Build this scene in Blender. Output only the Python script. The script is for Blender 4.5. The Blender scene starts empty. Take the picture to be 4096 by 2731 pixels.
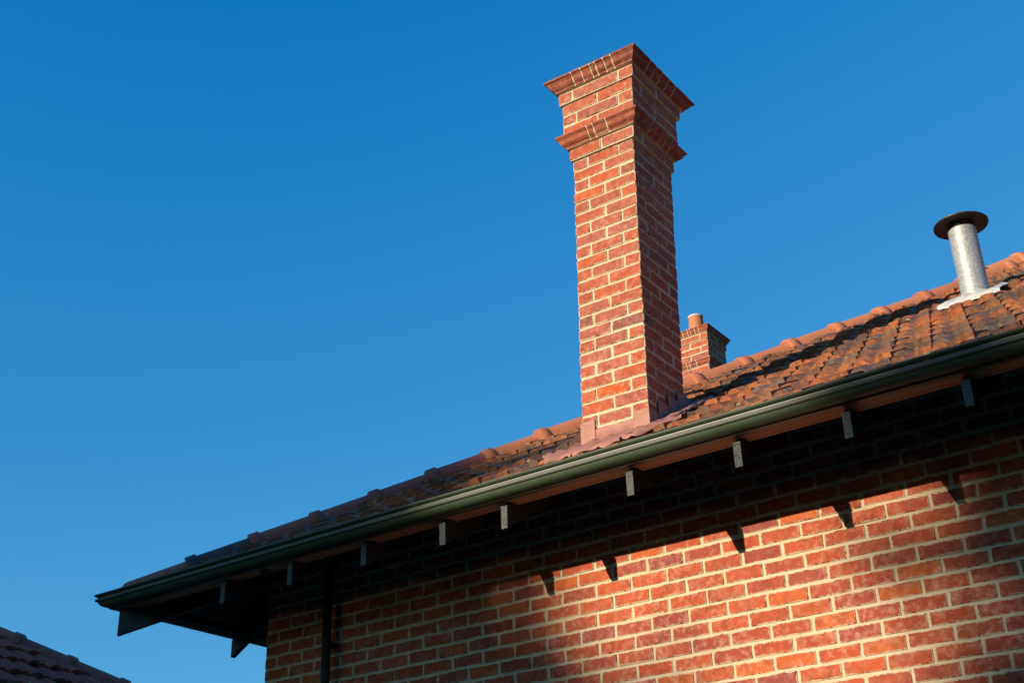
import bpy, bmesh, math, random
import numpy as np
from mathutils import Vector, Matrix
random.seed(7)
S = bpy.context.scene
COL = S.collection

# ------------------------------------------------------------------ camera
# world: X along the front wall, Y into the house, Z up, ground at 0, house corner at the origin
ZS = 3.77                                   # height of the reference brick course
YAW, PITCH, ROLL, FPX = math.radians(-35.2386), math.radians(26.9024), math.radians(-1.81336), 5113.88
CAM = Vector((6.66144, -6.30547, -2.17459 + ZS))
fw = Vector((math.sin(YAW)*math.cos(PITCH), math.cos(YAW)*math.cos(PITCH), math.sin(PITCH)))
rt = Vector((math.cos(YAW), -math.sin(YAW), 0)); up = rt.cross(fw)
rt, up = rt*math.cos(ROLL)+up*math.sin(ROLL), -rt*math.sin(ROLL)+up*math.cos(ROLL)
cd = bpy.data.cameras.new('camera'); cam = bpy.data.objects.new('camera', cd); COL.objects.link(cam)
cd.sensor_width = 36.0; cd.lens = FPX/4096*36.0; cd.clip_start = .05; cd.clip_end = 3000
m = Matrix.Identity(4)
for i in range(3): m[i][0], m[i][1], m[i][2], m[i][3] = rt[i], up[i], -fw[i], CAM[i]
cam.matrix_world = m
S.camera = cam
def project(P):
    d = Vector(P)-CAM; z = d.dot(fw)
    if z < .1: return None
    return (2048+FPX*d.dot(rt)/z, 1365.5-FPX*d.dot(up)/z, z)
def in_frame(P, mg=90):
    q = project(P)
    return q is not None and -mg < q[0] < 4096+mg and -mg < q[1] < 2731+mg

# ------------------------------------------------------------------ sky, sun, exposure
SUN = Vector((.253, .73, -.19)).normalized()          # direction the light travels
elev = math.asin(-SUN.z)
W = bpy.data.worlds.new('World'); S.world = W; W.use_nodes = True
nt = W.node_tree; bg = nt.nodes['Background']
sky = nt.nodes.new('ShaderNodeTexSky'); sky.sky_type = 'NISHITA'; sky.sun_disc = False
sky.sun_elevation = elev; sky.sun_rotation = math.atan2(-SUN.x, -SUN.y)
sky.air_density = 1.0; sky.dust_density = 1.0; sky.ozone_density = 6.0; sky.altitude = 0
sep = nt.nodes.new('ShaderNodeSeparateColor'); cmb = nt.nodes.new('ShaderNodeCombineColor')
nt.links.new(sky.outputs[0], sep.inputs[0])
def wm(op, a, b):                                     # one tone response for the whole sky: deep, clear blue
    x = nt.nodes.new('ShaderNodeMath'); x.operation = op
    for i, q in enumerate((a, b)):
        if hasattr(q, 'is_output'): nt.links.new(q, x.inputs[i])
        else: x.inputs[i].default_value = q
    return x.outputs[0]
nt.links.new(wm('MAXIMUM', wm('MINIMUM', wm('SUBTRACT', wm('MULTIPLY', sep.outputs[0], 1.57), .385), sep.outputs[0]), .02), cmb.inputs[0])
nt.links.new(wm('MULTIPLY', wm('POWER', sep.outputs[1], .765), 2.0), cmb.inputs[1])
nt.links.new(wm('MULTIPLY', wm('POWER', sep.outputs[2], .465), 3.266), cmb.inputs[2])
nt.links.new(cmb.outputs[0], bg.inputs[0])
bg.inputs[1].default_value = .073
sl = bpy.data.lights.new('sun', 'SUN'); sl.energy = 5.0; sl.angle = math.radians(.55); sl.color = (1, .80, .57)
so = bpy.data.objects.new('sun', sl); COL.objects.link(so)
so.rotation_euler = SUN.to_track_quat('-Z', 'Y').to_euler(); so.location = (-10, -30, 20)
S.view_settings.view_transform = 'Standard'; S.view_settings.look = 'None'
S.view_settings.exposure = .72; S.view_settings.gamma = 1
S.render.engine = 'CYCLES'

# ------------------------------------------------------------------ helpers
def mesh(name, verts, faces, mat=None, smooth=False):
    me = bpy.data.meshes.new(name); me.from_pydata([tuple(v) for v in verts], [], faces)
    bm = bmesh.new(); bm.from_mesh(me); bmesh.ops.recalc_face_normals(bm, faces=bm.faces); bm.to_mesh(me); bm.free()
    if smooth: me.polygons.foreach_set('use_smooth', [True]*len(me.polygons))
    if mat: me.materials.append(mat)
    me.update(); return me
def link(name, me, parent=None, mat=None, loc=(0, 0, 0)):
    o = bpy.data.objects.new(name, me); COL.objects.link(o); o.location = loc
    if parent: o.parent = parent
    if mat and me and not me.materials: me.materials.append(mat)
    return o
def empty(name, loc, label=None, cat=None):
    o = bpy.data.objects.new(name, None); COL.objects.link(o); o.location = loc; o.empty_display_size = .3
    if label: o['label'] = label
    if cat: o['category'] = cat
    if cat == 'tree': o['group'] = 'gum trees across the street'
    return o
class MB:
    def __init__(s): s.v = []; s.f = []
    def add(s, v, f):
        n = len(s.v); s.v += [tuple(a) for a in v]; s.f += [tuple(i+n for i in q) for q in f]; return s
    def box(s, a, b):
        (x0, y0, z0), (x1, y1, z1) = a, b
        return s.add([(x0,y0,z0),(x1,y0,z0),(x1,y1,z0),(x0,y1,z0),(x0,y0,z1),(x1,y0,z1),(x1,y1,z1),(x0,y1,z1)],
                     [(0,3,2,1),(4,5,6,7),(0,1,5,4),(1,2,6,5),(2,3,7,6),(3,0,4,7)])
    def tube(s, p0, p1, r0, r1=None, n=20, caps=True):
        p0, p1 = Vector(p0), Vector(p1); r1 = r0 if r1 is None else r1
        d = (p1-p0).normalized(); a = d.orthogonal().normalized(); b = d.cross(a)
        v = [p0+(a*math.cos(t)+b*math.sin(t))*r0 for t in [2*math.pi*i/n for i in range(n)]]
        v += [p1+(a*math.cos(t)+b*math.sin(t))*r1 for t in [2*math.pi*i/n for i in range(n)]]
        f = [(i, (i+1) % n, n+(i+1) % n, n+i) for i in range(n)]
        if caps: f += [tuple(range(n))[::-1], tuple(range(n, 2*n))]
        return s.add(v, f)
    def mesh(s, name, mat=None, smooth=False): return mesh(name, s.v, s.f, mat, smooth)

# ------------------------------------------------------------------ materials
AL = .72                                    # albedo scale: the photograph is exposed for deep shade
def new_mat(name):
    M = bpy.data.materials.new(name); M.use_nodes = True
    n = M.node_tree.nodes; n['Principled BSDF'].inputs['Specular IOR Level'].default_value = .12; return M, n, M.node_tree.links, n['Principled BSDF']
def N(n, t, **kw):
    a = n.new(t)
    for k, v in kw.items(): setattr(a, k, v)
    return a
def noise(n, l, vec, scale, detail=4, rough=.55):
    a = N(n, 'ShaderNodeTexNoise'); a.inputs['Scale'].default_value = scale; a.inputs['Detail'].default_value = detail
    a.inputs['Roughness'].default_value = rough
    if vec is not None: l.new(vec, a.inputs['Vector'])
    return a.outputs['Fac']
def ramp(n, l, fac, stops, interp='LINEAR'):
    r = N(n, 'ShaderNodeValToRGB'); r.color_ramp.interpolation = interp; e = r.color_ramp.elements
    while len(e) < len(stops): e.new(.5)
    for q, (p, c) in zip(e, stops):
        q.position = p; q.color = (c, c, c, 1) if not hasattr(c, '__len__') else (c[0]*AL, c[1]*AL, c[2]*AL, 1)
    l.new(fac, r.inputs['Fac']); return r.outputs['Color']
def mixc(n, l, fac, a, b, mode='MIX'):
    x = N(n, 'ShaderNodeMix', data_type='RGBA', blend_type=mode)
    for s, i in ((fac, 0), (a, 6), (b, 7)):
        if hasattr(s, 'is_output'): l.new(s, x.inputs[i])
        elif i == 0: x.inputs[0].default_value = s
        else: x.inputs[i].default_value = (s[0]*AL, s[1]*AL, s[2]*AL, 1)
    return x.outputs[2]
def math_(n, l, op, a, b=None):
    x = N(n, 'ShaderNodeMath', operation=op)
    for s, i in ((a, 0), (b, 1)):
        if s is None: continue
        if hasattr(s, 'is_output'): l.new(s, x.inputs[i])
        else: x.inputs[i].default_value = s
    return x.outputs[0]
def bump(n, l, h, bs, strength=.4, dist=.004):
    b = N(n, 'ShaderNodeBump'); b.inputs['Strength'].default_value = strength; b.inputs['Distance'].default_value = dist
    l.new(h, b.inputs['Height']); l.new(b.outputs['Normal'], bs.inputs['Normal'])
def coords(n, l, rnd=True):
    tc = N(n, 'ShaderNodeTexCoord'); oi = N(n, 'ShaderNodeObjectInfo')
    if not rnd: return tc.outputs['Object'], oi.outputs['Random']
    cmb = N(n, 'ShaderNodeCombineXYZ')
    r = math_(n, l, 'MULTIPLY', oi.outputs['Random'], 37.0); r2 = math_(n, l, 'MULTIPLY', oi.outputs['Random'], 91.0)
    l.new(r, cmb.inputs[0]); l.new(r2, cmb.inputs[1]); l.new(r, cmb.inputs[2])
    va = N(n, 'ShaderNodeVectorMath', operation='ADD'); l.new(tc.outputs['Object'], va.inputs[0]); l.new(cmb.outputs[0], va.inputs[1])
    return va.outputs[0], oi.outputs['Random']

MORTAR = (.64, .525, .36)
def brick_material(name, stops, efflo=.5):
    M, n, l, bs = new_mat(name)
    v, rnd = coords(n, l); pos = N(n, 'ShaderNodeNewGeometry').outputs['Position']
    base = ramp(n, l, rnd, stops)
    n1 = noise(n, l, v, 14, 5)
    c = mixc(n, l, ramp(n, l, n1, [(.44, 0), (.72, .6)]), base, (.22, .058, .044))         # burnt patches
    n2 = noise(n, l, v, 26, 6, .65)
    c = mixc(n, l, ramp(n, l, n2, [(.5, 0), (.7, .32)]), c, (.52, .13, .045))               # orange patches
    n3 = noise(n, l, v, 26, 6, .66)
    wide = noise(n, l, pos, 1.7, 3)
    e = math_(n, l, 'MULTIPLY', ramp(n, l, n3, [(.46, 0), (.80, .8)]), ramp(n, l, wide, [(.38, .22), (.60, efflo+.1)]))
    c = mixc(n, l, e, c, (.72, .49, .38))                                                  # lime bloom
    pit = noise(n, l, v, 210, 3, .5)
    c = mixc(n, l, ramp(n, l, pit, [(.66, 0), (.72, .75)]), c, (.06, .022, .016))          # pits
    at = N(n, 'ShaderNodeAttribute', attribute_name='edge')
    ne = noise(n, l, v, 60, 5, .7); ne2 = noise(n, l, v, 17, 3)
    es = math_(n, l, 'ADD', at.outputs['Fac'], math_(n, l, 'MULTIPLY', math_(n, l, 'SUBTRACT', ne, .5), 1.3))
    es = math_(n, l, 'ADD', es, math_(n, l, 'MULTIPLY', math_(n, l, 'SUBTRACT', ne2, .5), .9))
    smear = ramp(n, l, es, [(.86, 0), (.97, .92)])
    c = mixc(n, l, smear, c, MORTAR)
    dk = ramp(n, l, math_(n, l, 'MULTIPLY', at.outputs['Fac'], noise(n, l, v, 40, 4)), [(.44, 0), (.52, .5)])
    c = mixc(n, l, math_(n, l, 'MULTIPLY', dk, math_(n, l, 'SUBTRACT', 1.0, smear)), c, (.09, .035, .025))
    l.new(c, bs.inputs['Base Color']); bs.inputs['Roughness'].default_value = .85
    h = math_(n, l, 'ADD', noise(n, l, v, 45, 6, .7), math_(n, l, 'MULTIPLY', noise(n, l, v, 160, 4), .5))
    bump(n, l, h, bs, .55, .006); return M
RED = [(0, (0.435, 0.088, 0.042)), (0.16, (0.515, 0.111, 0.047)), (0.34, (0.366, 0.082, 0.056)), (0.5, (0.48, 0.094, 0.037)), (0.64, (0.32, 0.076, 0.061)), (0.74, (0.526, 0.118, 0.042)), (0.84, (0.286, 0.076, 0.068)), (0.92, (0.515, 0.121, 0.04)), (1, (0.594, 0.157, 0.045))]
REDC = [(0, (.42, .112, .064)), (.2, (.48, .112, .050)), (.38, (.38, .125, .092)), (.5, (.45, .110, .058)), (.68, (.39, .128, .090)), (.8, (.58, .115, .026)), (.9, (.24, .100, .085)), (1, (.46, .10, .045))]
M_BRICK = brick_material('wall brick', RED, .75)
M_BRICKC = brick_material('chimney brick', REDC, .6)
M_BRICKM = brick_material('sooty moulded brick', [(0, (.36, .105, .062)), (.3, (.29, .10, .068)), (.6, (.40, .11, .06)), (1, (.25, .095, .07))], .5)
def mortar_material():
    M, n, l, bs = new_mat('lime mortar'); v, r = coords(n, l, False)
    a = noise(n, l, v, 6, 5); b = noise(n, l, v, 60, 6, .7)
    c = mixc(n, l, ramp(n, l, a, [(.35, 0), (.7, 1)]), MORTAR, (.71, .61, .45))
    c = mixc(n, l, ramp(n, l, b, [(.55, 0), (.75, .5)]), c, (.44, .34, .21))
    l.new(c, bs.inputs['Base Color']); bs.inputs['Roughness'].default_value = .95
    bump(n, l, math_(n, l, 'ADD', b, noise(n, l, v, 22, 4)), bs, .6, .006); return M
M_MORTAR = mortar_material()
def tile_material(name, stops, lichen=.5, dirt=.6, rough=.85, wear=1.0):
    M, n, l, bs = new_mat(name); v, rnd = coords(n, l)
    base = ramp(n, l, rnd, stops)
    c = mixc(n, l, ramp(n, l, noise(n, l, v, 9, 5), [(.42, 0), (.72, dirt)]), base, (.15, .085, .05))
    c = mixc(n, l, ramp(n, l, noise(n, l, v, 30, 6, .7), [(.48, 0), (.64, .72*wear)]), c, (.12, .08, .058))
    c = mixc(n, l, ramp(n, l, noise(n, l, v, 22, 5, .6), [(.56, 0), (.75, .5*wear)]), c, (.50, .22, .10))
    vo = N(n, 'ShaderNodeTexVoronoi'); vo.inputs['Scale'].default_value = 11; l.new(v, vo.inputs['Vector'])
    spot = math_(n, l, 'ADD', vo.outputs['Distance'], math_(n, l, 'MULTIPLY', noise(n, l, v, 70, 4), .35))
    gate = ramp(n, l, noise(n, l, v, 3.1, 2), [(.56, 0), (.60, lichen)])
    lm = math_(n, l, 'MULTIPLY', ramp(n, l, spot, [(.36, 1), (.43, 0)]), gate)
    c = mixc(n, l, lm, c, (.50, .45, .28))
    l.new(c, bs.inputs['Base Color']); bs.inputs['Roughness'].default_value = rough
    bump(n, l, math_(n, l, 'ADD', noise(n, l, v, 40, 6, .7), math_(n, l, 'MULTIPLY', lm, .6)), bs, .6, .008); return M
TILE = [(0, (.54, .18, .080)), (.14, (.58, .24, .12)), (.24, (.38, .14, .085)), (.28, (.17, .13, .125)), (.37, (.25, .20, .195)), (.42, (.50, .20, .105)), (.55, (.34, .19, .12)), (.66, (.60, .22, .095)), (.74, (.30, .14, .09)), (.80, (.16, .14, .145)), (.86, (.50, .19, .10)), (.93, (.32, .15, .11)), (1, (.60, .17, .06))]
M_TILE = tile_material('weathered terracotta roof tile', TILE, .95, .5)
DARKT = [(0, (.15, .135, .14)), (.25, (.36, .14, .08)), (.45, (.24, .125, .085)), (.6, (.13, .12, .125)), (.8, (.32, .14, .09)), (1, (.19, .14, .125))]
M_TILED = tile_material('dark weathered roof tile', DARKT, .9, .7)
M_CAPO = tile_material('orange terracotta hip cap', [(0, (.56, .215, .115)), (.4, (.46, .165, .095)), (.7, (.60, .235, .12)), (1, (.50, .19, .11))], .1, .15, .6, .22)
M_CAPD = tile_material('purple brown hip cap', [(0, (.38, .12, .09)), (.5, (.32, .10, .085)), (1, (.42, .135, .09))], .25, .15, .45, .3)
M_CAPG = tile_material('blue grey hip cap', [(0, (.075, .08, .09)), (1, (.06, .065, .075))], .2, .2, .45)
def simple(name, col, rough=.5, metal=0, nscale=None, ncol=None, bstr=0, bscale=60, spec=.5, namt=.8):
    M, n, l, bs = new_mat(name); v, r = coords(n, l, False)
    bs.inputs['Base Color'].default_value = (col[0]*AL, col[1]*AL, col[2]*AL, 1); bs.inputs['Roughness'].default_value = rough; bs.inputs['Metallic'].default_value = metal
    bs.inputs['Specular IOR Level'].default_value = spec
    if nscale:
        c = mixc(n, l, ramp(n, l, noise(n, l, v, nscale, 5, .6), [(.4, 0), (.7, namt)]), col, ncol); l.new(c, bs.inputs['Base Color'])
    if bstr: bump(n, l, noise(n, l, v, bscale, 5, .6), bs, bstr, .003)
    return M
M_GUT = simple('dark green gutter paint', (.052, .084, .046), .46, 0, 18, (.065, .098, .055), .05, 9)
M_BED = simple('brown bedding mortar', (.16, .095, .06), .95, 0, 40, (.07, .05, .04), .8, 60)
M_FASC = simple('bare brown timber', (.58, .33, .19), .8, 0, 30, (.46, .24, .13), .2, 80)
M_EAVE = simple('black green painted timber', (.018, .024, .022), .55, 0, 20, (.028, .034, .03), .1, 40)
M_LEAD = simple('pink brown painted lead', (.42, .195, .150), .7, 0, 9, (.31, .13, .095), .6, 16)
M_PAINTW = simple('white flashing', (.58, .60, .61), .6, .1, 30, (.42, .44, .46), .5, 30)
M_SEAL = simple('tan sealant', (.48, .36, .25), .8, 0, 40, (.36, .26, .17), .4, 60)
M_DARK = simple('dark metal', (.028, .022, .026), .5, .2, 25, (.04, .03, .03), .1, 30)
M_POT = simple('terracotta pot', (.52, .19, .085), .7, 0, 12, (.44, .15, .07), .2, 40)
M_RIM = simple('pale rim', (.68, .66, .62), .7, 0, 40, (.5, .46, .42), .2, 60)
M_PIPE = simple('near black green pipe paint', (.022, .03, .026), .4, 0, 20, (.03, .04, .034), .05, 20, .5)
def tail_material():
    M, n, l, bs = new_mat('cracked gloss paint on end grain'); v, r = coords(n, l)
    mp = N(n, 'ShaderNodeMapping'); mp.inputs['Scale'].default_value = (1, 1, .45); l.new(v, mp.inputs['Vector'])
    vo = N(n, 'ShaderNodeTexVoronoi', feature='DISTANCE_TO_EDGE'); vo.inputs['Scale'].default_value = 150; l.new(mp.outputs[0], vo.inputs['Vector'])
    ck = ramp(n, l, vo.outputs['Distance'], [(.0, 0), (.10, 1)])
    c = mixc(n, l, ck, (.04, .05, .047), (.16, .185, .175)); l.new(c, bs.inputs['Base Color'])
    bs.inputs['Roughness'].default_value = .52; bs.inputs['Specular IOR Level'].default_value = .55
    bump(n, l, math_(n, l, 'ADD', ck, math_(n, l, 'MULTIPLY', noise(n, l, v, 90, 5, .7), 2.0)), bs, 1.0, .005); return M
M_TAIL = tail_material()
def galv():
    M, n, l, bs = new_mat('galvanised steel'); v, r = coords(n, l, False)
    vo = N(n, 'ShaderNodeTexVoronoi'); vo.inputs['Scale'].default_value = 75; l.new(v, vo.inputs['Vector'])
    c = mixc(n, l, ramp(n, l, vo.outputs['Color'], [(.2, 0), (.8, 1)]), (.31, .34, .355), (.49, .51, .515)); l.new(c, bs.inputs['Base Color'])
    bs.inputs['Metallic'].default_value = .35; bs.inputs['Roughness'].default_value = .5; bs.inputs['Specular IOR Level'].default_value = .4
    bump(n, l, noise(n, l, v, 30, 3), bs, .12, .003); return M
M_GALV = galv()
M_LINE = simple('glossy gutter bead', (.045, .062, .055), .58, 0, 120, (.06, .08, .072), .12, 60, .45, .5)
M_GROUND = simple('pale paving and dry lawn', (.12, .105, .075), .95, 0, .8, (.08, .08, .05), .2, 3)
M_ROOFU = simple('roofing underlay', (.06, .045, .04), .9)
M_LEAF = simple('gum leaves', (.05, .08, .035), .6, 0, 2, (.08, .11, .05))
M_BARK = simple('grey bark', (.28, .23, .18), .9, 0, 4, (.17, .13, .10), .5, 10)

# ------------------------------------------------------------------ ground
g = link('ground', mesh('ground', [(-600, -600, 0), (600, -600, 0), (600, 600, 0), (-600, 600, 0)], [(0, 1, 2, 3)], M_GROUND)); g['kind'] = 'structure'

# ------------------------------------------------------------------ the house
house = empty('brick_house', (0, 0, 0), 'red brick house with dark green gutter and tall chimney on its hipped tile roof', 'house')
PT = .592                                   # roof pitch, rise over run
def brick_mesh(name, L, D, H, mat, jit=.0022, ch=.004, inset=.012):
    """chamfered brick, centred on its origin, with an 'edge' attribute for mortar smear"""
    hx, hy, hz = L/2, D/2, H/2; V = []; F = []; E = []; idx = {}
    h = (hx, hy, hz)
    for ax in range(3):
        o = [k for k in range(3) if k != ax]
        for s in (-1, 1):
            for a in (-1, 1):
                for b in (-1, 1):
                    for ring in (0, 1):
                        ins = ch if ring == 0 else ch+inset
                        p = [0, 0, 0]; p[ax] = s*(h[ax]); p[o[0]] = a*(h[o[0]]-ins); p[o[1]] = b*(h[o[1]]-ins)
                        k = 1.0 if ring == 0 else .35
                        p = [c+random.uniform(-jit, jit)*(k if q != ax else .5) for q, c in enumerate(p)]
                        idx[(ax, s, a, b, ring)] = len(V); V.append(p); E.append(1.0 if ring == 0 else 0.0)
            c = [(-1, -1), (1, -1), (1, 1), (-1, 1)]
            F.append([idx[(ax, s, a, b, 1)] for a, b in c])
            for i in range(4):
                A, B = c[i], c[(i+1) % 4]
                F.append([idx[(ax, s, *A, 0)], idx[(ax, s, *B, 0)], idx[(ax, s, *B, 1)], idx[(ax, s, *A, 1)]])
    # chamfers between faces along each edge
    def iv(ax, s3): # vertex of face ax at corner s3
        o = [k for k in range(3) if k != ax]
        return idx[(ax, s3[ax], s3[o[0]], s3[o[1]], 0)]
    for ax in range(3):
        o = [k for k in range(3) if k != ax]
        for a in (-1, 1):
            for b in (-1, 1):
                c1 = [0, 0, 0]; c2 = [0, 0, 0]
                c1[ax], c2[ax] = -1, 1
                for c in (c1, c2): c[o[0]] = a; c[o[1]] = b
                F.append([iv(o[0], c1), iv(o[0], c2), iv(o[1], c2), iv(o[1], c1)])
    for a in (-1, 1):
        for b in (-1, 1):
            for c in (-1, 1): F.append([iv(k, (a, b, c)) for k in range(3)])
    me = mesh(name, V, F, mat)
    at = me.attributes.new('edge', 'FLOAT', 'POINT'); at.data.foreach_set('value', E)
    return me
def joined(name, items, mat, parent):
    """many copies of small meshes as one mesh: items = [(mesh, matrix)]"""
    V = []; F = []; E = []
    for me, M4 in items:
        n = len(V); V += [tuple(M4 @ v.co) for v in me.vertices]; F += [tuple(i+n for i in p.vertices) for p in me.polygons]
        if 'edge' in me.attributes: E += [d.value for d in me.attributes['edge'].data]
    o = link(name, mesh(name, V, F, mat), parent)
    if E: o.data.attributes.new('edge', 'FLOAT', 'POINT').data.foreach_set('value', E)
    o['kind'] = 'stuff'; return o

HC = .0853; JT = .0125                      # wall course height, joint
# wall: mortar core of the front and left side, bricks proud of it
WT = ZS+.60
wall = link('wall', MB().box((.006, .005, 0), (9.0, .23, WT)).box((.005, .23, 0), (.23, 12.0, WT)).mesh('wall', M_MORTAR), house)
wall['label'] = 'red brick wall with pale mortar joints under the eave'
BV = [brick_mesh('brick', .24-JT, .06, HC-JT, M_BRICK) for _ in range(10)]
BH = [brick_mesh('brick_half', .11, .06, HC-JT, M_BRICK) for _ in range(4)]
spots = []
c = -44
while True:
    zc = ZS + c*HC
    if zc > WT-.04: break
    odd = c % 2
    xs = []
    if odd: xs.append((.055, 'h')); x = .11+JT
    else: x = 0.0
    while x < 8.9: xs.append((x+(.24-JT)/2, 's')); x += .24
    for xc, k in xs:
        P = (xc+random.uniform(-.002, .002), .03+random.uniform(-.0025, .0025), zc+random.uniform(-.0022, .0022)); q = project((xc, 0, zc))
        vis = in_frame((xc, 0, zc)) and zc < ZS+.66
        spots.append((P, k, vis, q[2] if q else 99))
    c += 1
visl = sorted([s for s in spots if s[2]], key=lambda s: s[3])
keep = set(id(s) for s in visl[:300])
rest = []
for s in spots:
    me = random.choice(BV if s[1] == 's' else BH)
    fl = random.choice((1, -1))
    R = Matrix.Rotation(random.uniform(-.006, .006), 4, 'Y') @ Matrix.Rotation(0 if fl > 0 else math.pi, 4, 'Z')
    if id(s) in keep:
        o = link('brick', me, wall); o.matrix_local = Matrix.Translation(s[0]) @ R
    elif s[0][2] > 0: rest.append((me, Matrix.Translation(s[0]) @ R))
joined('brickwork', rest, M_BRICK, wall)
# corner returns: bricks of the side wall (only their ends and outer faces show at the corner)
side = []
for c in range(-44, 8):
    zc = ZS+c*HC
    if zc < .05 or zc > WT-.04: continue
    y = .11+JT if c % 2 == 0 else 0.235
    while y < 3.0:
        side.append((random.choice(BV), Matrix.Translation((.03, y+(.24-JT)/2, zc)) @ Matrix.Rotation(math.pi/2, 4, 'Z'))); y += .24
joined('side_brickwork', side, M_BRICK, wall)

# ---- eaves: rafters, fascia, lining, gutter
def zraf(y): return ZS+.273+PT*(y+.735)     # top of rafters
def rafter(x, w=.042, front=True):
    mb = MB(); a, b = (x-w/2, x+w/2)
    prof = [(-.735, .139), (-.735, .273), (-.700, .273), (-.700, .273+PT*.035), (.02, .273+PT*.755), (.02, .139+PT*.755)]
    if front:
        v = [(a, y, ZS+z) for y, z in prof]+[(b, y, ZS+z) for y, z in prof]
    else:
        v = [(y, x-w/2, ZS+z) for y, z in prof]+[(y, x+w/2, ZS+z) for y, z in prof]
    n = len(prof); f = [tuple(range(n)), tuple(range(n, 2*n))[::-1]]+[(i, (i+1) % n, n+(i+1) % n, n+i) for i in range(n)]
    me = mb.add(v, f).mesh('rafter'); me.materials.append(M_EAVE); me.materials.append(M_TAIL)
    for p in me.polygons:
        nn = p.normal
        if (front and nn.y < -.95 and p.center.y < -.73) or (not front and nn.x < -.95 and p.center.x < -.73): p.material_index = 1
    return link('rafter', me, house)
RX = [.338, .950, 1.573, 2.187, 2.634, 3.462, 4.098, 4.686, 5.268, 5.87, 6.48, 7.09, 7.70]
for i, x in enumerate(RX):
    r = rafter(x)
for y in (.36, .97, 1.58, 2.19, 2.8, 3.41): rafter(y, front=False)
# hip rafter, deeper, on the diagonal
t0, t1 = -.722, .03
w = .028/1.414
pr = [(t0, .105), (t0, .268), (t1, .268+(t1-t0)*PT), (t1, .105+(t1-t0)*.535)]
v = [(t-w, t+w, ZS+z) for t, z in pr]+[(t+w, t-w, ZS+z) for t, z in pr]
link('hip_rafter', mesh('hip_rafter', v, [(0, 1, 2, 3), (7, 6, 5, 4), (0, 4, 5, 1), (1, 5, 6, 2), (2, 6, 7, 3), (3, 7, 4, 0)], M_EAVE), house)
# fascia boards set back between the rafter ends, thin lining edge strip below
mb = MB().box((-.70, -.734, ZS+.304), (8.2, -.652, ZS+.372)); link('fascia', mb.mesh('fascia', M_FASC), house)
mb = MB().box((-.64, -.645, ZS+.305), (8.2, -.622, ZS+.335)); link('lining_edge', mb.mesh('lining_edge', M_FASC), house)
mb = MB().box((-.734, -.64, ZS+.304), (-.652, 8.2, ZS+.372)); link('fascia', mb.mesh('side_fascia', M_EAVE), house)
# sloping eave lining boards on the rafters
mb = MB()
y = -.622
while y < .0:
    y1 = min(y+.105, .012); e = .004
    x0a, x0b = y, y1
    mb.add([(x0a, y, zraf(y)+e), (8.2, y, zraf(y)+e), (8.2, y1-.004, zraf(y1-.004)+e), (x0b, y1-.004, zraf(y1-.004)+e),
            (x0a, y, zraf(y)+.02), (8.2, y, zraf(y)+.02), (8.2, y1-.004, zraf(y1-.004)+.02), (x0b, y1-.004, zraf(y1-.004)+.02)],
           [(0, 3, 2, 1), (4, 5, 6, 7), (0, 1, 5, 4), (2, 3, 7, 6), (0, 4, 7, 3), (1, 2, 6, 5)])
    mb.add([(y, x0a, zraf(y)+e), (y, 8.2, zraf(y)+e), (y1-.004, 8.2, zraf(y1-.004)+e), (y1-.004, x0b, zraf(y1-.004)+e),
            (y, x0a, zraf(y)+.02), (y, 8.2, zraf(y)+.02), (y1-.004, 8.2, zraf(y1-.004)+.02), (y1-.004, x0b, zraf(y1-.004)+.02)],
           [(0, 1, 2, 3), (4, 7, 6, 5), (0, 4, 5, 1), (2, 6, 7, 3), (0, 3, 7, 4), (1, 5, 6, 2)])
    y += .105
link('eave_lining', mb.mesh('eave_lining', M_EAVE), house)

# gutter: ogee profile swept along the front and, mitred, along the left side
def sweep(prof, name, mat, far=8.2, closed=True, smooth=False):
    # prof points (d, z): d = distance out from the wall face (positive), mitre at X=Y=-d
    n = len(prof); v = []
    for d, z in prof: v.append((-d, far, ZS+z))
    for d, z in prof: v.append((-d, -d, ZS+z))
    for d, z in prof: v.append((far, -d, ZS+z))
    f = []
    for k in (0, 1):
        for i in range(n if closed else n-1): f.append((k*n+i, k*n+(i+1) % n, (k+1)*n+(i+1) % n, (k+1)*n+i))
    me = mesh(name, v, f, mat)
    if smooth:
        me.polygons.foreach_set('use_smooth', [True]*len(me.polygons))
    return me
og = [(.846, .341), (.838, .3395), (.834, .336), (.831, .330), (.827, .323), (.820, .315), (.809, .308), (.796, .3035), (.780, .301), (.760, .2995), (.738, .299)]
for i in range(0):                                  # ogee from the strip foot to the flat bottom
    t = i/8; og.append((.845-.075*t, .341-.053*(.5-.5*math.cos(math.pi*t))-.004*math.sin(2*math.pi*t)))
outer = [(.735, .372), (.735, .299)] + og[::-1] + [(.846, .360)]
inner = [(.841, .362), (.840, .346), (.81, .336), (.785, .306), (.741, .304), (.741, .372)]
gutter = link('gutter', sweep(outer+inner, 'gutter', M_GUT), house)
gutter['label'] = 'dark green ogee gutter running along the front eave'
strip = link('gutter_strip', sweep([(.8465, .3425), (.8495, .3435), (.8495, .3595), (.8465, .3605)], 'gutter_strip', M_LINE), gutter)
lip = [(.848, .3735), (.857, .382), (.8585, .387), (.855, .391), (.847, .392), (.840, .388), (.832, .352), (.836, .352), (.837, .3725)]
link('gutter_lip', sweep(lip, 'gutter_lip', M_GUT), gutter)
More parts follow.
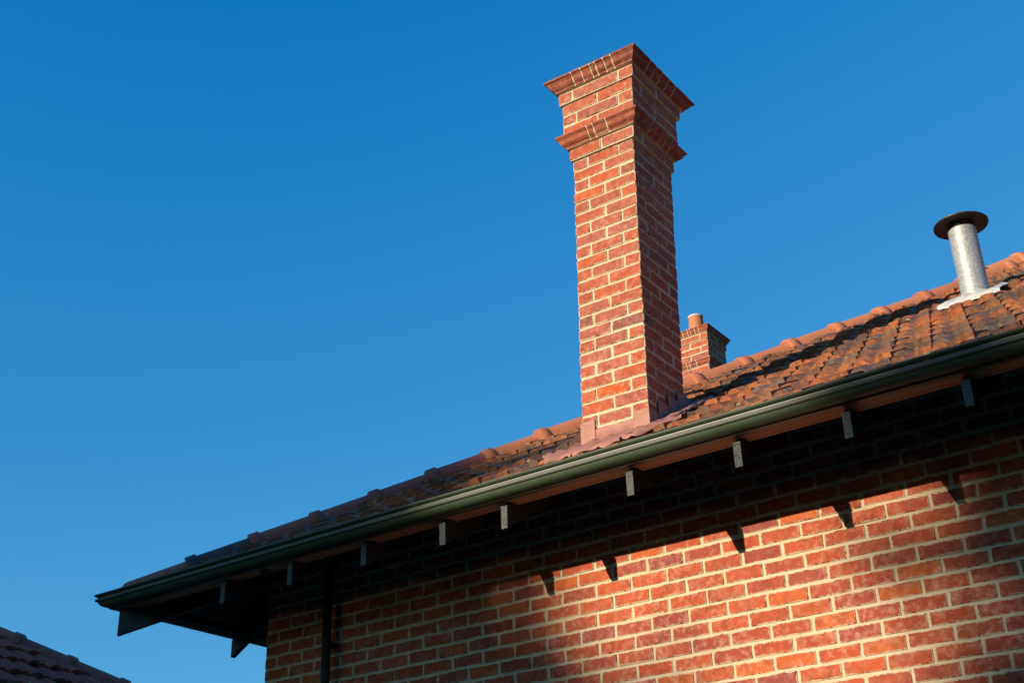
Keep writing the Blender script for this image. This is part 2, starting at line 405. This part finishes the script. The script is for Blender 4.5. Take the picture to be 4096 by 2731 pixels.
# downpipe with an offset bend up to the gutter, collar and wall clips
dx, dy, dr = .668, -.088, .031
mb = MB().tube((dx, dy, .1), (dx, dy, ZS+.57), dr, n=24).tube((dx, dy, ZS+.55), (dx, -.70, ZS+.30), dr, n=24)
dp = link('downpipe', mb.mesh('downpipe', M_PIPE, True), house); dp['label'] = 'round dark green downpipe near the wall corner'
link('collar', MB().tube((dx, dy, ZS+.150), (dx, dy, ZS+.162), dr+.003, n=24).mesh('collar', M_EAVE), dp)
for z in (ZS-.06, ZS-1.6): link('wall_clip', MB().box((dx-.055, dy+.02, z-.012), (dx+.02, .004, z+.012)).mesh('wall_clip', M_EAVE), dp)

# ------------------------------------------------------------------ roof tiles
TW, TG, TL = .225, .34, .40
px = [0, .015, .040, .062, .082, .098, .112, .132, .155, .180, .205, .227]
ph = [.006, .026, .035, .034, .020, .009, .008, .022, .035, .041, .041, .038]
def tile_mesh(name, mat):
    jz = [random.uniform(-.003, .003) for _ in px]; jy = [random.uniform(-.006, .005) for _ in px]
    sk = random.uniform(-.006, .006); th = random.uniform(.029, .036)
    V = []; F = []; n = len(px); lift = .043; fb = random.uniform(.034, .044)
    for x, h, a, b in zip(px, ph, jz, jy): V.append((x-.002, b+sk*x/.22, h+a+lift))
    for x, h, a, b in zip(px, ph, jz, jy): V.append((x-.002, TL, h+.2*a))
    for x, h, a, b in zip(px, ph, jz, jy): V.append((x-.002, b+.004+sk*x/.22, min(h+a+lift-.014, fb+.22*(h-.02)+a)))
    for i in range(n-1): F += [(i, i+1, n+i+1, n+i), (2*n+i, 2*n+i+1, i+1, i)]
    F += [(0, n, 2*n), (n-1, 3*n-1, 2*n-1)]
    return mesh(name, V, F, mat)
TM = [tile_mesh('tile', M_TILE) for _ in range(8)]
TMD = [tile_mesh('tile_dark', M_TILED) for _ in range(6)]
def cut(me, M4, plane_co, plane_no, name):
    bm = bmesh.new(); bm.from_mesh(me); bm.transform(M4)
    r = bmesh.ops.bisect_plane(bm, geom=bm.verts[:]+bm.edges[:]+bm.faces[:], plane_co=plane_co, plane_no=plane_no, clear_outer=True)
    if not bm.faces: bm.free(); return None
    bm.transform(M4.inverted()); m2 = bpy.data.meshes.new(name); bm.to_mesh(m2); bm.free()
    for mm in me.materials: m2.materials.append(mm)
    return m2
def lay_tiles(roof, org, u, v, ncol, nrow, hip_co, hip_no, holes, limit, dark, keep_out=None, name='tile', col0=0):
    w = u.cross(v); B = Matrix((u, v, w)).transposed().to_4x4()
    cand = []
    for r in range(nrow):
        for c_ in range(col0, ncol):
            o = org + u*(c_*TW-((r*TW/3) % TW)) + v*(r*TG)
            if any(hf(o+u*TW*.5+v*.05) for hf in holes): continue
            ctr = o+u*TW/2+v*TL/2
            dd = (ctr-hip_co).dot(hip_no)
            if dd > .36: continue
            rot = Matrix.Rotation(random.gauss(0, .012), 4, 'Z') @ Matrix.Rotation(random.gauss(0, .014), 4, 'Y') @ Matrix.Rotation(random.uniform(-.008, .03), 4, 'X')
            M4 = Matrix.Translation(o+w*random.uniform(-.002, .008)+v*random.uniform(-.012, .012)) @ B @ rot
            me = random.choice(TMD if random.random() < dark(ctr) else TM)
            if dd > -.36:
                me = cut(me, M4, hip_co, hip_no, name+'_cut')
                if me is None: continue
            q = project(o+u*TW/2); cand.append((me, M4, in_frame(o+u*TW/2, 60), q[2] if q else 99))
    cand.sort(key=lambda a: (not a[2], a[3]))
    vis = [a for a in cand if a[2]][:limit]; ids = set(id(a) for a in vis)
    for a in vis:
        o = link('tile', a[0], roof); o.matrix_local = roof.matrix_world.inverted() @ a[1]
    left = [(a[0], a[1]) for a in cand if id(a) not in ids]
    if left:
        for k, mt in enumerate(sorted(set(a[0].materials[0] for a in cand), key=lambda q: q.name, reverse=True)):
            sub = [x for x in left if x[0].materials[0] == mt]
            if sub: joined('dark_tiling' if 'dark' in mt.name else 'tiling', [(a, b) for a, b in sub], mt, roof)
cs = 1/math.sqrt(1+PT*PT); sn = PT*cs
ZB = .293                                   # tile base plane height (above ZS) at Y=-.80
RY = 6.0
def zb(y): return ZS+ZB+PT*(y+.80)
# roof body: underlay of the four slopes
RXE = 16.0
v = [(-.78, -.78, zb(-.78)-.012), (RXE, -.78, zb(-.78)-.012), (RXE, 12.78, zb(-.78)-.012), (-.78, 12.78, zb(-.78)-.012), (RY, RY, zb(RY)-.012), (RXE-6.8, RY, zb(RY)-.012)]
roof = link('roof', mesh('roof', v, [(0, 1, 5, 4), (1, 2, 5), (2, 3, 4, 5), (3, 0, 4)], M_ROOFU), house)
roof['label'] = 'hipped roof of weathered orange, brown and grey terracotta tiles'
CHX, CHY, CHW = 3.233, .02, .486            # chimney front right corner and width
FLX, FLY = 4.675, 2.45
def h_ch(P): return CHX-CHW+.0 < P.x < CHX-.0 and CHY-.02 < P.y < CHY+CHW
def dark_front(P):
    return .62 if P.x < 1.2 else (.5 if P.x < 2.7 else .24)
hip_n = Vector((-1, 1, 0)).normalized()
U, Vv = Vector((1, 0, 0)), Vector((0, cs, sn))
lay_tiles(roof, Vector((-.915, -.785, zb(-.785))), U, Vv, 42, 20, Vector((0, 0, 0)), hip_n, [h_ch], 300, dark_front)
# left slope next to the hip (hidden from the front), as one mesh
Ul, Vl = Vector((0, -1, 0)), Vector((cs, 0, sn))
wl = Ul.cross(Vl); Bl = Matrix((Ul, Vl, wl)).transposed().to_4x4(); lt = []
for r in range(20):
    for c_ in range(30):
        o = Vector((-.765, 5.6-c_*TW, zb(-.765)))+Vl*(r*TG); ctr = o+Ul*TW/2+Vl*TL/2
        if ctr.x > ctr.y-.25: continue
        lt.append((random.choice(TM), Matrix.Translation(o) @ Bl))
joined('side_tiling', lt, M_TILE, roof)

# ---- hip caps
def cap_mesh(name, mat, L=.325, flat=False, closed=False):
    # along local +X (uphill), crest at z=0; collar over the first 7 cm
    secs = [(0, 1.10, .010), (.007, 1.15, .016), (.078, 1.14, .015), (.085, 1.02, .001), (.11, 1.0, 0), (L*1.12, .90, -.006), (L*1.42, .86, -.012)]
    if closed: secs = [(-.03, .25, -.075), (.0, .8, -.02), (.035, .98, 0), (.09, 1.0, 0), (L*1.12, .93, -.004), (L*1.42, .88, -.012)]
    n = 11; V = []; F = []
    for x, k, dz in secs:
        for i in range(n):
            a = math.pi*(i/(n-1)-.5)*1.06
            y = .128*k*math.sin(a); z = .118*k*(abs(math.cos(a))**.8*(1 if math.cos(a) > 0 else -1))-.118*k+ (dz)
            V.append((x*1.0, y, z + (0 if i not in (0, n-1) else -.005)))
    m_ = len(secs)
    for s_ in range(m_-1):
        for i in range(n-1): F.append((s_*n+i, s_*n+i+1, (s_+1)*n+i+1, (s_+1)*n+i))
    F.append(tuple(range(n)))
    me = mesh(name, V, F, mat)
    me.polygons.foreach_set('use_smooth', [len(p.vertices) == 4 for p in me.polygons]); me.update()
    return me
hd = Vector((1, 1, PT)).normalized(); hside = Vector((1, -1, 0)).normalized(); hup = hd.cross(hside)*-1
if hup.z < 0: hup = -hup
HB = Matrix((hd, hup.cross(hd), hup)).transposed().to_4x4()
def crest(t): return Vector((t, t, ZS+.492+PT*(t+.691)))
STEP = .305
CL = STEP*math.sqrt(2+PT*PT)
capm = {k: [cap_mesh('hip_cap', m_, CL-.02) for _ in range(1)][0] for k, m_ in (('o', M_CAPO), ('d', M_CAPD), ('g', M_CAPG))}
cols = 'dgddddddooooooooooooooooooo'
for k in range(23):
    t = -.735+STEP*k
    if 1.70 < t+.1 and t < 2.2 and False: continue
    kind = 'd' if k == 0 else ('g' if k == 1 else ('d' if k < 6 else 'o'))
    me = cap_mesh('hip_cap_start', M_CAPD, CL-.02, closed=True) if k == 0 else capm[kind]
    o = link('hip_cap', me, roof)
    o.matrix_local = Matrix.Translation(crest(t)+hup*random.uniform(-.004, .006)) @ HB @ Matrix.Rotation(random.uniform(-.025, .025), 4, 'X') @ Matrix.Rotation(random.uniform(-.008, .008), 4, 'Z')
# one more cap stacked and turned round beside the flue
o = link('hip_cap', capm['o'], roof); o.matrix_local = Matrix.Translation(crest(4.60)+hup*.034) @ HB @ Matrix.Rotation(math.pi, 4, 'Z') @ Matrix.Scale(.62, 4, Vector((1, 0, 0)))
# bedding mortar along both edges of the caps
for sd in (1, -1):
    V = []; F = []; t = -.70; i = 0
    while t < 6.0:
        c0 = crest(t); q = hside*sd
        a = c0+q*(.098+random.uniform(-.006, .012))-hup*(.105+random.uniform(0, .01)); b = c0+q*(.132+random.uniform(-.012, .022))-hup*.175; d_ = c0-hup*.09
        V += [d_, a, b]
        if i: n = 3*i; F += [(n-3, n-2, n+1, n), (n-2, n-1, n+2, n+1)]
        i += 1; t += .035
    link('bedding_mortar', mesh('bedding_mortar', V, F, M_BED), roof)
# ridge beyond the hip
for k in range(9):
    o = link('ridge_cap', capm['o'], roof); o.matrix_local = Matrix.Translation((RY+.2+k*.42, RY, crest(RY).z+.02))

# ------------------------------------------------------------------ chimneys
def chimney(name, corner, Wd, h, hb, nshaft, mat, lean=(0, 0), flare=None, label=None, pk=1.0):
    """corner = front right corner (world) of the shaft at the level of joint 0 (underside of the projecting course)"""
    base = Vector((corner.x-Wd/2, corner.y+Wd/2, corner.z))
    hw = Wd/2; J = .0105; rc = .0055; ck = 1.0 if flare is None else 1.05
    mb = MB()
    def ys(z): return 1.0 if flare is None else flare[0]+(flare[1]-flare[0])*min(1, max(0, 1+z/(21*h)))
    def tm(z, k=1.0):
        return Matrix.Translation((0, -hw, 0)) @ Matrix.Scale(ys(z)*k, 4, Vector((0, 1, 0))) @ Matrix.Translation((0, hw, 0))
    def mbox(r_, z0, z1):
        t = MB().box((-r_, -r_, z0), (r_, r_, z1)); mb.add([tm((z0+z1)/2) @ Vector(q) for q in t.v], t.f)
    for i in range(nshaft+1): mbox(hw-rc, -h*(i+1), -h*i)
    pA = [(.066, 0), (.080, .03), (.080, .17), (.086, .22), (.099, .35), (.107, .5), (.112, .65), (.123, .80), (.133, .86), (.137, 1.0)]
    pC = [(.034, 0), (.036, .14), (.045, .20), (.058, .34), (.065, .5), (.070, .68), (.082, .82), (.088, .88), (.088, 1.0)]
    pA = [(p_*pk, f_) for p_, f_ in pA]; pC = [(p_*pk, f_) for p_, f_ in pC]
    lay = [('p', .018), ('m', pC), ('p', .047*pk), ('p', .047*pk), ('p', .047*pk), ('p', .065*pk), ('m', pA)]
    hs_ = h; h = hb
    z = 0.0
    for kind, a in lay:
        if kind == 'p': mbox(hw+a-rc, z, z+h)
        else:
            n = len(a); V = []
            for p_, f_ in a:
                r_ = hw+p_-.0045; zz = z+h*(.03+.94*f_); V += [tm(0, ck if n == 10 else 1.0) @ Vector(q) for q in ((-r_, -r_, zz), (r_, -r_, zz), (r_, r_, zz), (-r_, r_, zz))]
            F = [(4*i+k, 4*i+(k+1) % 4, 4*i+4+(k+1) % 4, 4*i+4+k) for i in range(n-1) for k in range(4)]
            F += [(3, 2, 1, 0), tuple(4*(n-1)+k for k in range(4))]
            mb.add(V, F)
        z += h
    h = hs_
    ch = link(name, mb.mesh(name, M_MORTAR), house); ch.location = base
    ch.rotation_euler = (-lean[1], lean[0], 0)
    if label: ch['label'] = label
    D = (Wd-J*0)/2
    dep = .112*Wd/.486
    Ls = (Wd-J)/2
    full = [brick_mesh('brick', Ls, dep, h-J, mat, .0025, .0045) for _ in range(8)]
    Lm = Wd-2*dep-2*J
    midb = [brick_mesh('brick_middle', Lm, dep, h-J, mat, .0025, .0045) for _ in range(5)]
    def put(me, loc, rz, s=None):
        o = link('brick', me, ch)
        o.matrix_local = tm(loc[2]) @ Matrix.Translation(Vector(loc)+Vector((random.uniform(-.0028, .0028), random.uniform(-.0028, .0028), random.uniform(-.002, .002)))) @ Matrix.Rotation(rz+random.uniform(-.006, .006)+random.choice((0, math.pi)), 4, 'Z') @ Matrix.Rotation(random.uniform(-.006, .006), 4, 'Y')
        return o
    def course(zc, a, par, Wc):
        hwc = Wc/2; L_ = (Wc-J)/2
        fb, mb_ = (full, midb)
        if abs(Wc-Wd) > .001:
            fb = [brick_mesh('brick', L_, dep, h-J, mat, .0025, .0045) for _ in range(3)]
            mb_ = [brick_mesh('brick_middle', Wc-2*dep-2*J, dep, h-J, mat, .0025, .0045) for _ in range(2)]
        for s in (-1, 1):
            for t in (-1, 1):
                loc = (t*(L_+J)/2, s*(hwc-dep/2), zc)
                put(random.choice(fb), loc if par == 0 else (loc[1], loc[0], zc), 0 if par == 0 else math.pi/2)
            loc = (s*(hwc-dep/2), 0, zc)
            put(random.choice(mb_), loc if par == 0 else (0, loc[0], zc), math.pi/2 if par == 0 else 0)
    for i in range(nshaft): course(-h*(i+.5), 0, (i+1) % 2, Wd)
    z = 0; h = hb
    full = [brick_mesh('brick', Ls, dep, h-J, mat, .0025, .0045) for _ in range(3)]
    for li, (kind, a) in enumerate(lay):
        if kind == 'p': course(z+h/2, 0, li % 2, Wd+2*a)
        else:
            for side_ in range(4):
                if len(a) == 10: cutsl = [[-1, -.62, -.30, .02, .20, .48, .74, 1], [-1, -.7, -.4, -.1, .25, .6, 1], [-1, -.6, -.2, .2, .6, 1], [-1, -.5, 0, .5, 1]][side_]
                else: cutsl = [[-1, -.30, -.10, .33, 1], [-1, -.45, .1, .32, .6, 1], [-1, -.3, .3, 1], [-1, -.3, .3, 1]][side_]
                for s0, s1 in zip(cutsl[:-1], cutsl[1:]):
                    V = []; prof = a+[(-.03, 1.0), (-.03, 0)]
                    g_ = .0065
                    for e, sg in ((s0, 1), (s1, -1)):
                        for p_, f_ in prof:
                            r_ = hw+p_
                            xx = e*hw+g_*sg if abs(e) < 1 else e*r_
                            V.append((xx, -r_, z+J/2+f_*(h-J)))
                    n = len(prof)
                    F = [tuple(range(n)), tuple(range(n, 2*n))[::-1]]+[(i, (i+1) % n, n+(i+1) % n, n+i) for i in range(n)]
                    rr = Matrix.Rotation(side_*math.pi/2, 4, 'Z'); cx = hw*(s0+s1)/2
                    me = mesh('moulded_brick', [Vector(q)-Vector((cx, -hw, z+h/2))+Vector([random.uniform(-.0012, .0012) for _ in range(3)]) for q in V], F, M_BRICKM)
                    o = link('moulded_brick', me, ch); o.matrix_local = tm(0, ck if len(a) == 10 else 1.0) @ rr @ Matrix.Translation((cx, -hw+random.uniform(-.0015, .0015), z+h/2+random.uniform(-.001, .001)))
        z += h
    # mortar flaunching on top
    r0, r1 = hw+.09, hw*.55
    fl = MB().add([(-r0, -r0, z+.001), (r0, -r0, z+.001), (r0, r0, z+.001), (-r0, r0, z+.001), (-r1, -r1, z+.05), (r1, -r1, z+.05), (r1, r1, z+.05), (-r1, r1, z+.05)],
                  [(0, 1, 5, 4), (1, 2, 6, 5), (2, 3, 7, 6), (3, 0, 4, 7), (4, 5, 6, 7), (3, 2, 1, 0)])
    link('flaunching', fl.mesh('flaunching', M_MORTAR), ch)
    return ch, z
HCH = .0883
Zd = ZS+2.2548+8*HCH+.0145
leanx = .0225
cx0 = CHX+leanx*8*HCH
ch1, _ = chimney('chimney', Vector((cx0, CHY+.007*8*HCH, Zd)), CHW, HCH, .0925, 27, M_BRICKC, (leanx, .007), (.965, 1.085), label='tall red brick chimney with moulded brick bands, pale mortar and a flared cap')
# the far chimney behind the hip, with a pot
fk = 16.4
far_c = Vector((.32, 7.02, ZS+5.38))
FH, FW = .0883, .44
z7 = 7*FH
ch2, zt = chimney('chimney', Vector((far_c.x-.085, far_c.y+.085, far_c.z-z7)), FW, FH, FH, 32, M_BRICKC, pk=.72, label='small distant brick chimney with a terracotta pot, behind the hip')
mb = MB(); 
prof = [(.116, 0), (.110, .03), (.104, .10), (.098, .22), (.094, .305)]
for (r0, z0), (r1, z1) in zip(prof[:-1], prof[1:]): mb.tube((0, 0, zt+z0), (0, 0, zt+z1), r0, r1, 28, False)
pot = link('chimney_pot', mb.mesh('chimney_pot', M_POT, True), ch2)
link('pot_rim', MB().tube((0, 0, zt+.296), (0, 0, zt+.316), .099, .101, 28).mesh('pot_rim', M_RIM), ch2)

# ---- lead flashing round the chimney foot
def zt_(x, y):   # top of tiles incl. the tile wave
    ph_ = ((x+.915) % TW)/TW
    return zb(y)+.084+.007*math.sin(2*math.pi*2*ph_+.6)
xl, xr = CHX-CHW, CHX
lean_z = lambda z: leanx*(z-(ZS+2.2548))
def apron(name, x0, x1, up_, down, yfr, nx, taper0=0, taper1=0, off=0.0):
    V = []; F = []
    rows = [(0, up_), (0, .0), (.02, -1), (.07, -1), (.14, -1), (.22, -1), (down, -1), (down+.004, -2)]
    for i in range(nx+1):
        x = x0+(x1-x0)*i/nx
        tp = 1.0
        if taper0 and x < x0+taper0: tp = (x-x0)/taper0
        if taper1 and x > x1-taper1: tp = (x1-x)/taper1
        tp = max(.25, math.sqrt(max(tp, 0)))
        for dd, k in rows:
            yy = yfr-dd*tp*(1+.08*math.sin(x*31))
            if k >= 0: z = zb(yfr)+.075+k+lean_z(zb(yfr))*0
            elif k == -1: z = zt_(x, yy)+.006+off+.004*math.sin(x*47+dd*30)
            else: z = zt_(x, yy)-.012+off
            V.append((x, yy, z))
    n = len(rows)
    for i in range(nx):
        for j in range(n-1): F.append((i*n+j, (i+1)*n+j, (i+1)*n+j+1, i*n+j+1))
    me = mesh(name, V, F, M_LEAD, True); return me
fl = link('flashing', apron('flashing', xl+.02, xr-.06, .085, .34, CHY-.0145, 30, 0, 0, .006), house); fl['label'] = 'pink brown lead flashing round the foot of the tall chimney'
link('apron_end', apron('apron_end', xl-.26, xl+.12, .0, .34, CHY-.030, 24, .2, 0, .004), fl)
link('apron_end', apron('apron_end', xr-.16, xr+.24, .0, .30, CHY-.030, 24, 0, .18, .012), fl)
def plate(name, pts, th=.003, d=Vector((0, -1, 0))):
    n = len(pts); v = [Vector(q) for q in pts]+[Vector(q)+d*th for q in pts]
    f = [tuple(range(n)), tuple(range(n, 2*n))[::-1]]+[(i, (i+1) % n, n+(i+1) % n, n+i) for i in range(n)]
    return link(name, mesh(name, v, f, M_LEAD), fl)
y0 = CHY-.017; zf = zb(CHY)
ls = lean_z(zf+.1)
plate('corner_piece', [(xl+ls-.004, y0, zf+.055), (xl+ls+.092, y0, zf+.060), (xl+ls+.103, y0, zf+.078), (xl+ls+.103, y0, zf+.225), (xl+ls-.004, y0, zf+.215)])
plate('corner_piece', [(xr+ls-.105, y0, zf+.075), (xr+ls-.095, y0, zf+.060), (xr+ls+.006, y0, zf+.05), (xr+ls+.006, y0, zf+.195), (xr+ls-.105, y0, zf+.19)])
plate('corner_piece', [(xr+ls+.006, y0-.003, zf+.05), (xr+ls+.006, y0-.003, zf+.195), (xr+ls+.006, CHY+.13, zf+.195), (xr+ls+.006, CHY+.13, zf+.06)], .003, Vector((1, 0, 0)))
for k in range(3):
    ya = CHY+.10+k*.125; za = zb(ya)
    plate('step_flashing', [(xr+ls+.011+.003*k, ya, za+.04), (xr+ls+.011+.003*k, ya, za+.225), (xr+ls+.011+.003*k, ya+.15, za+.225), (xr+ls+.011+.003*k, ya+.15, za+.12)], .003, Vector((1, 0, 0)))
for k in range(3):
    ya = CHY+.02+k*.145; za = zb(ya)
    plate('step_flashing', [(xl+ls-.011-.003*k, ya, za+.03), (xl+ls-.011-.003*k, ya, za+.225), (xl+ls-.011-.003*k, ya+.165, za+.225), (xl+ls-.011-.003*k, ya+.165, za+.12)], .003, Vector((-1, 0, 0)))
# side soaker lying on the tiles
V = []; F = []
for i in range(13):
    yy = CHY-.03+i*.05
    for j, xx in enumerate((xr+.004, xr+.06, xr+.125, xr+.128)): V.append((xx, yy, zt_(xx, yy)+.012-(0 if j < 3 else .02)+.006*math.sin(yy*40+j)))
    if i:
        for j in range(3): F.append((4*i-4+j, 4*i-3+j, 4*i+1+j, 4*i+j))
link('soaker', mesh('soaker', V, F, M_LEAD, True), fl)

# ---- flue pipe
zfl = zb(FLY)+.03
R_ = .103
flue = link('flue_pipe', MB().tube((FLX, FLY, zfl-.3), (FLX, FLY, zfl+.60), R_, n=40, caps=False).mesh('flue_pipe', M_GALV, True), house)
flue['label'] = 'galvanised metal flue pipe with a dark disc rain cap on the roof'
ztp = zfl+.60
V = []; F = []
for i in range(40):                                  # bird mesh between pipe and cap
    t = 2*math.pi*i/40; t2 = t+.05
    for a in (t, t2):
        for z in (ztp-.005, ztp+.05): V.append((FLX+(R_-.008)*math.cos(a), FLY+(R_-.008)*math.sin(a), z))
    F.append((4*i, 4*i+2, 4*i+3, 4*i+1))
link('bird_mesh', mesh('bird_mesh', V, F, M_DARK), flue)
link('bird_mesh_band', MB().tube((FLX, FLY, ztp+.036), (FLX, FLY, ztp+.05), R_-.006, n=40, caps=False).mesh('bird_mesh_band', M_DARK), flue)
mb = MB().tube((FLX, FLY, ztp+.045), (FLX, FLY, ztp+.053), .200, .202, 48).tube((FLX, FLY, ztp+.0535), (FLX, FLY, ztp+.105), .202, .02, 48, False)
link('rain_cap', mb.mesh('rain_cap', M_DARK), flue)
V = []; F = []
for i in range(41):
    t = 2*math.pi*i/40; x, y_ = FLX+(R_+.003)*math.cos(t), FLY+(R_+.003)*math.sin(t); zz = zb(y_)+.072
    V += [(x, y_, zz), (x, y_, zz+.045+.009*math.sin(3*t+1))]
    if i: F.append((2*i-2, 2*i, 2*i+1, 2*i-1))
link('seal_band', mesh('seal_band', V, F, M_SEAL, True), flue)
V = []; F = []; nx = 26
for i in range(nx+1):
    x = FLX-.215+.45*i/nx
    b = .022*max(0, 1-((x-FLX)/.15)**2)
    for j, (yy, dz) in enumerate(((FLY+.16, .01), (FLY-R_-.0, .020+b), (FLY-R_-.05, .024+b*.4), (FLY-R_-.20, .026), (FLY-R_-.203, -.01))):
        V.append((x, yy, zt_(x, yy)+dz+.004*math.sin(x*60+j)))
    if i:
        for j in range(4): F.append((5*i-5+j, 5*i+j, 5*i+1+j, 5*i-4+j))
link('flue_flashing', mesh('flue_flashing', V, F, M_PAINTW, True), flue)

# ------------------------------------------------------------------ neighbouring house, lower left
GX, GYc, GZ = -2.84, 1.86, .211             # its rear right gutter corner
nh = empty('neighbouring_house', (GX-4, GYc-5, 0), 'neighbouring house roof of dark tiles in shade, lower left corner', 'house')
inv = Matrix.Translation(-nh.location)
ex = GX-.06; zE = ZS+GZ-.06
def nbz(x): return zE+PT*(ex+.0-x)
v = [(ex, GYc-.06, zE-.01), (ex, GYc-11, zE-.01), (ex-8, GYc-11, zE-.01), (ex-8, GYc-.06, zE-.01), (ex-4, GYc-4.06, zE-.01+4*PT), (ex-4, GYc-7, zE-.01+4*PT)]
nroof = link('roof', mesh('neighbour_roof', [inv @ Vector(q) for q in v], [(0, 1, 5, 4), (1, 2, 5), (2, 3, 4, 5), (3, 0, 4)], M_ROOFU), nh)
bpy.context.view_layer.update()
un, vn = Vector((0, 1, 0)), Vector((-cs, 0, sn))
orgn = Vector((ex+.02, GYc-11, zE-.012))
hn = Vector((1, 1, 0)).normalized()
class _P: pass
def dark_nb(P): return 0
M_NB = tile_material('red brown neighbour tile', [(0, (.50, .095, .07)), (.4, (.56, .11, .07)), (.7, (.40, .08, .065)), (1, (.52, .10, .07))], .6, .25)
TM_SAVE = TM; TM = [tile_mesh('neighbour_tile', M_NB) for _ in range(6)]
lay_tiles(nroof, Vector((ex+.02, GYc-.06-24*TW, zE-.012)), un, vn, 26, 13, Vector((ex, GYc-.06, zE)), Vector((-1, 1, 0)).normalized()*1.0, [], 300, dark_nb)
nd = Vector((-1, -1, PT)).normalized(); ns = Vector((-1, 1, 0)).normalized(); nu = nd.cross(ns)
if nu.z < 0: nu = -nu
NB = Matrix((nd, nu.cross(nd), nu)).transposed().to_4x4()
ncap = cap_mesh('neighbour_hip_cap', M_CAPD, CL-.02)
for k in range(12):
    P = Vector((ex, GYc-.06, zE+.115)) + Vector((-1, -1, PT))*(.03+STEP*k*1.15)
    o = link('hip_cap', ncap, nroof); o.matrix_local = inv @ Matrix.Translation(P) @ NB @ Matrix.Scale(1.15, 4, Vector((1, 0, 0)))
V = []; F = []; i = 0; t = .05
while t < 4:
    P = Vector((ex, GYc-.06, zE+.115)) + Vector((-1, -1, PT))*t
    V += [inv @ (P-nu*.09), inv @ (P-ns*(.10+random.uniform(0, .01))-nu*.10), inv @ (P-ns*(.15+random.uniform(-.01, .03))-nu*.17)]
    if i: n = 3*i; F += [(n-3, n-2, n+1, n), (n-2, n-1, n+2, n+1)]
    i += 1; t += .04
link('bedding_mortar', mesh('neighbour_bedding', V, F, M_BED), nroof)
mb = MB().box((GX-.12, GYc-11, ZS+GZ-.10), (GX, GYc, ZS+GZ)); 
o = link('gutter', mb.mesh('neighbour_gutter', M_GUT), nh); o.matrix_local = inv
nw = link('wall', MB().box((GX-7.2, GYc-10.2, 0), (GX-.8, GYc-.8, ZS+GZ+.2)).mesh('neighbour_wall', M_MORTAR), nh); nw.matrix_local = inv

# ------------------------------------------------------------------ tall gum trees across the street (out of frame, they shade the left and right)
e1 = Vector((.9448629, -.32746618, 0)); e2 = Vector((.0782, .22564, .97107))
def leaves(name, P, l, wd, rg):
    n = len(P); A = rg.normal(size=(n, 3)); A /= np.linalg.norm(A, axis=1)[:, None]
    Bv = np.cross(A, rg.normal(size=(n, 3))); Bv /= np.linalg.norm(Bv, axis=1)[:, None]
    V = np.stack([P-A*l*.5, P+Bv*wd, P+A*l*.5, P-Bv*wd], 1).reshape(-1, 3)
    me = bpy.data.meshes.new(name); me.vertices.add(4*n); me.vertices.foreach_set('co', V.ravel())
    me.loops.add(4*n); me.loops.foreach_set('vertex_index', np.arange(4*n)); me.polygons.add(n); me.polygons.foreach_set('loop_start', np.arange(0, 4*n, 4)); me.polygons.foreach_set('loop_total', np.full(n, 4))
    me.update(); me.validate(); me.materials.append(M_LEAF); return me
def tree(name, a, b, rad, D, label, nleaf, seed, box=False):
    """crown centre at (a, b) as seen along the sunlight, D metres towards the sun"""
    rg = np.random.default_rng(seed)
    C = e1*a+e2*b-SUN*D+Vector((0, 0, ZS))
    t = empty(name, (C.x, C.y, 0), label, 'tree')
    mb = MB(); mb.tube((0, 0, 0), (.3, .2, C.z-rad*.6), .1+.09*rad, .07*rad, 14).tube((.3, .2, C.z-rad*.6), (0, 0, C.z+rad*.5), .065*rad, .06, 10)
    for k in range(9):
        an = k*2.4; z = C.z-rad*.7+k*rad*.12
        mb.tube((.2, .1, z), (math.cos(an)*rad*.7, math.sin(an)*rad*.7, z+rad*.35), .03*rad, .03, 8)
    link('trunk', mb.mesh(name+'_trunk', M_BARK), t)
    nc = 260
    dirs = rg.normal(size=(nc, 3)); dirs /= np.linalg.norm(dirs, axis=1)[:, None]
    if box: dirs /= (np.abs(dirs)**5).sum(1)[:, None]**.2
    cc = dirs*(rad*(.3+.7*rg.random((nc, 1))**.45))*.95
    per = nleaf//nc
    P = np.repeat(cc, per, 0)+rg.normal(size=(nc*per, 3))*rad*.055
    o = link('crown', leaves(name+'_crown', P+np.array([0, 0, C.z]), .42, .18, rg), t); o['kind'] = 'stuff'
tree('gum_tree', -1.58, -3.0, 5.1, 55, 'tall gum tree with a broad crown across the street', 30000, 3)
tree('gum_tree', 8.95, -2.0, 4.9, 48, 'second gum tree standing right of the tallest one across the street', 32000, 5)
BELT = 9
# unseen leaf belt added to block low sky light, lower towards the sun
rg = np.random.default_rng(11); pts = []
for k in range(170):
    az = math.radians(-95+190*k/170); d = 27+4*math.sin(k*1.7)
    dirv = Vector((math.sin(az), -math.cos(az), 0)); P0 = Vector((2.5, 0, 0))+dirv*d
    ca = (P0-Vector((0, 0, ZS))).dot(e1)
    top = ZS+d*math.tan(math.radians(BELT+2.5*math.sin(k*.9)))
    if -4 < ca < 11: top = 5.0
    n = int(70*top)
    pts.append(np.array(P0)+np.stack([rg.normal(0, 1.3, n), rg.normal(0, 1.3, n), rg.uniform(.2, top-.6, n)], 1))
tb = link('sky_block_belt', leaves('sky_block_belt', np.concatenate(pts), 1.0, .4, rg)); tb['kind'] = 'stuff'; tb['label'] = 'unseen belt of dark green foliage added behind the camera to block low sky light'; tb['category'] = 'trees'
